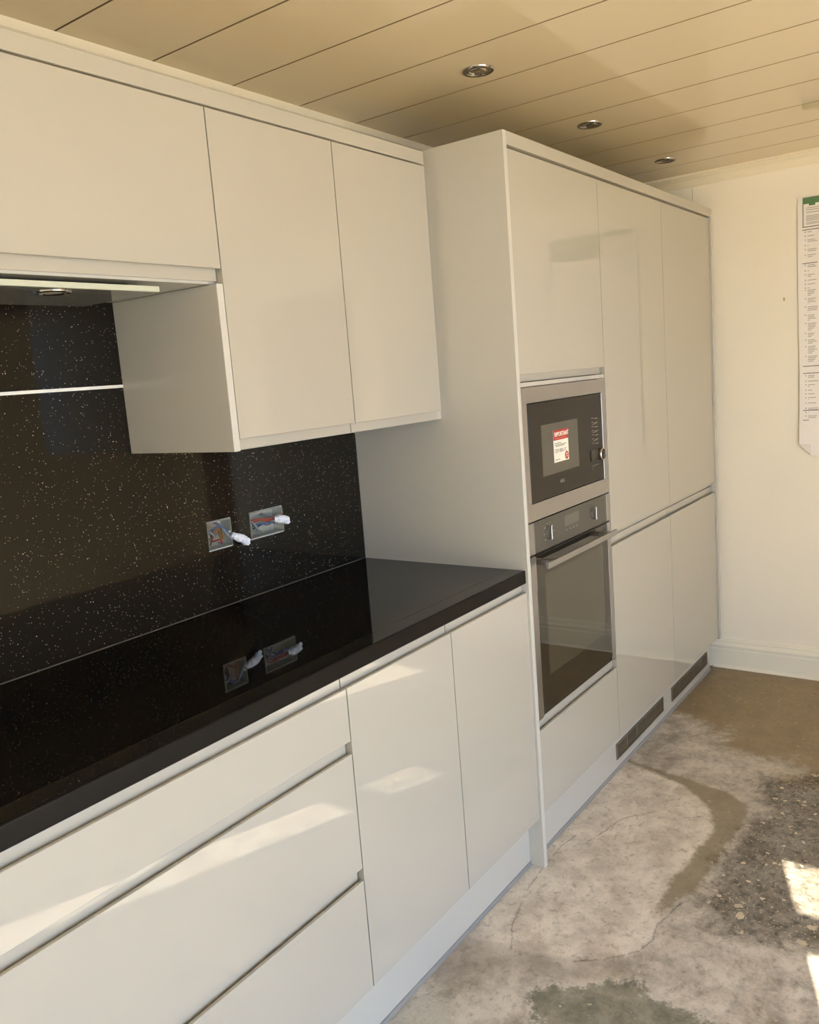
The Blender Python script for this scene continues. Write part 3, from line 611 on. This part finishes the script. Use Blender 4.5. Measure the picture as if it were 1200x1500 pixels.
for i in range(NY):
    for k in range(NZ):
        if (i, k) in skip:
            bm.faces.new((F[(1, 0), 0], F[(1, 1), 0], F[(0, 1), 0])); continue
        bm.faces.new((F[(i, k), 0], F[(i + 1, k), 0], F[(i + 1, k + 1), 0], F[(i, k + 1), 0]))
for key in list(F):
    if key[1] > 0: bm.verts.remove(F[key])
so = link('sheet', bm, PAPER, po); md = so.modifiers.new('thick', 'SOLIDIFY'); md.thickness = .0004
def pr(bm, y0, y1, z0, z1, q=0.0):
    """a printed bar lying on the sheet surface"""
    def sx(y, z):
        u = (y - ya) / (yb - ya); v_ = (z - za) / (zb - za)
        return XW - (.0015 + .010 * (1 - v_) ** 3 * (.4 + .6 * abs(math.cos(u * 7))) + (.004 * (1 - u) ** 6)) - .0007 - q
    c = [(y0, z0), (y1, z0), (y1, z1), (y0, z1)]; A = [bm.verts.new((sx(y, z), y, z)) for y, z in c]; B = [bm.verts.new((sx(y, z) + .0002, y, z)) for y, z in c]
    bm.faces.new(A); bm.faces.new(B[::-1])
    for k in range(4): j = (k + 1) % 4; bm.faces.new((A[k], A[j], B[j], B[k]))
bm = bmesh.new()
for a, b_, c, d in ((-.944, -1.085, 2.052, 2.076), (-.944, -.975, 2.045, 2.052), (-.985, -1.085, 2.058, 2.076), (-1.100, -1.378, 1.968, 2.076)): pr(bm, a, b_, c, d)
bm2 = bmesh.new(); pr(bm2, -.944, -1.085, 2.050, 2.076)
# notch-shaped lower edge of the green band
pr(bm2, -.968, -.992, 2.042, 2.050, 0); pr(bm2, -1.100, -1.378, 1.968, 2.076); bm.free(); link('green_header', bm2, GREEN, po)
bm = bmesh.new()
for a, b_, c, d in ((-.944, -.947, 1.957, 2.076), (-1.082, -1.085, 1.957, 2.050), (-.944, -1.085, 1.957, 1.960)): pr(bm, a, b_, c, d)
for z in (1.9455, 1.8105, 1.3860, 1.3560, 1.1990): pr(bm, -.942, -1.09 if z not in (1.8105,) else -1.0, z, z + .0028)
pr(bm, -.942, -.965, 1.1575, 1.1600)
link('ruled_lines', bm, TXTD, po)['kind'] = 'stuff'
rnd = random.Random(3); bm = bmesh.new(); bd = bmesh.new()
def block(z, zend, y0, y1, dense, bullet=True):
    while z > zend:
        ln = rnd.randint(1, 2) if not dense else rnd.randint(3, 5)
        if bullet: pr(bd, y0 + .001, y0 - .0035, z + .0004, z + .0040)
        for k in range(ln):
            e = y1 + rnd.uniform(0, .018) * (1 if k < ln - 1 else 2.2); pr(bm, y0 - .010, e, z, z + .0032); z -= .0068
        z -= .009 if not dense else .007
for c0, c1 in ((-.952, -1.002), (-1.022, -1.080)):
    block(1.936, 1.822, c0, c1, False)
    block(1.802, 1.700, c0, c1, False); block(1.70, 1.40, c0, c1, c0 > -1, c0 > -1 or True)
    block(1.345, 1.205, c0, c1, False); 
    if c0 > -1: block(1.190, 1.168, c0, c1, False)
for z in (2.034, 2.026, 2.016, 2.002, 1.996, 1.990, 1.984, 1.976, 1.970): pr(bm, -.957, -1.072 + rnd.uniform(0, .02), z - .002, z + .001)
for c0 in (-1.11, -1.23, -1.35, -1.48):
    block(1.94, 1.2, c0, c0 - .09, c0 < -1.3)
link('text_lines', bm, TXT, po)['kind'] = 'stuff'; link('text_bullets', bd, MARK, po)['kind'] = 'stuff'
A_ = Vector((0, ya, za + (zb - za) / NZ)); B_ = Vector((0, ya + (yb - ya) / NY, za)); C_ = Vector((0, ya, za)); n_ = (B_ - A_).normalized(); R_ = A_ + n_ * (C_ - A_).dot(n_) * 2 - (C_ - A_)
bm = bmesh.new(); xs_ = (XW - .0136, XW - .0136, XW - .0215); t1 = [bm.verts.new((x, p.y, p.z)) for x, p in zip(xs_, (A_, B_, R_))]; t2 = [bm.verts.new((x - .0004, p.y, p.z)) for x, p in zip(xs_, (A_, B_, R_))]
bm.faces.new(t1); bm.faces.new(t2[::-1])
for k in range(3): j = (k + 1) % 3; bm.faces.new((t1[k], t1[j], t2[j], t2[k]))
link('folded_corner', bm, PAPER, po)
# scuff mark on the wall left of the poster
bm = bmesh.new(); addlathe(bm, [(0, .0008), (.0035, .0006), (.0045, 0)], (XW, -.868, 1.676), (-1, 0, 0), 10)
for v_ in bm.verts: v_.co.z = 1.676 + (v_.co.z - 1.676) * 1.9
struct(link('trim_5', bm, mat('filled_hole', rgb(196, 178, 140), .8)))
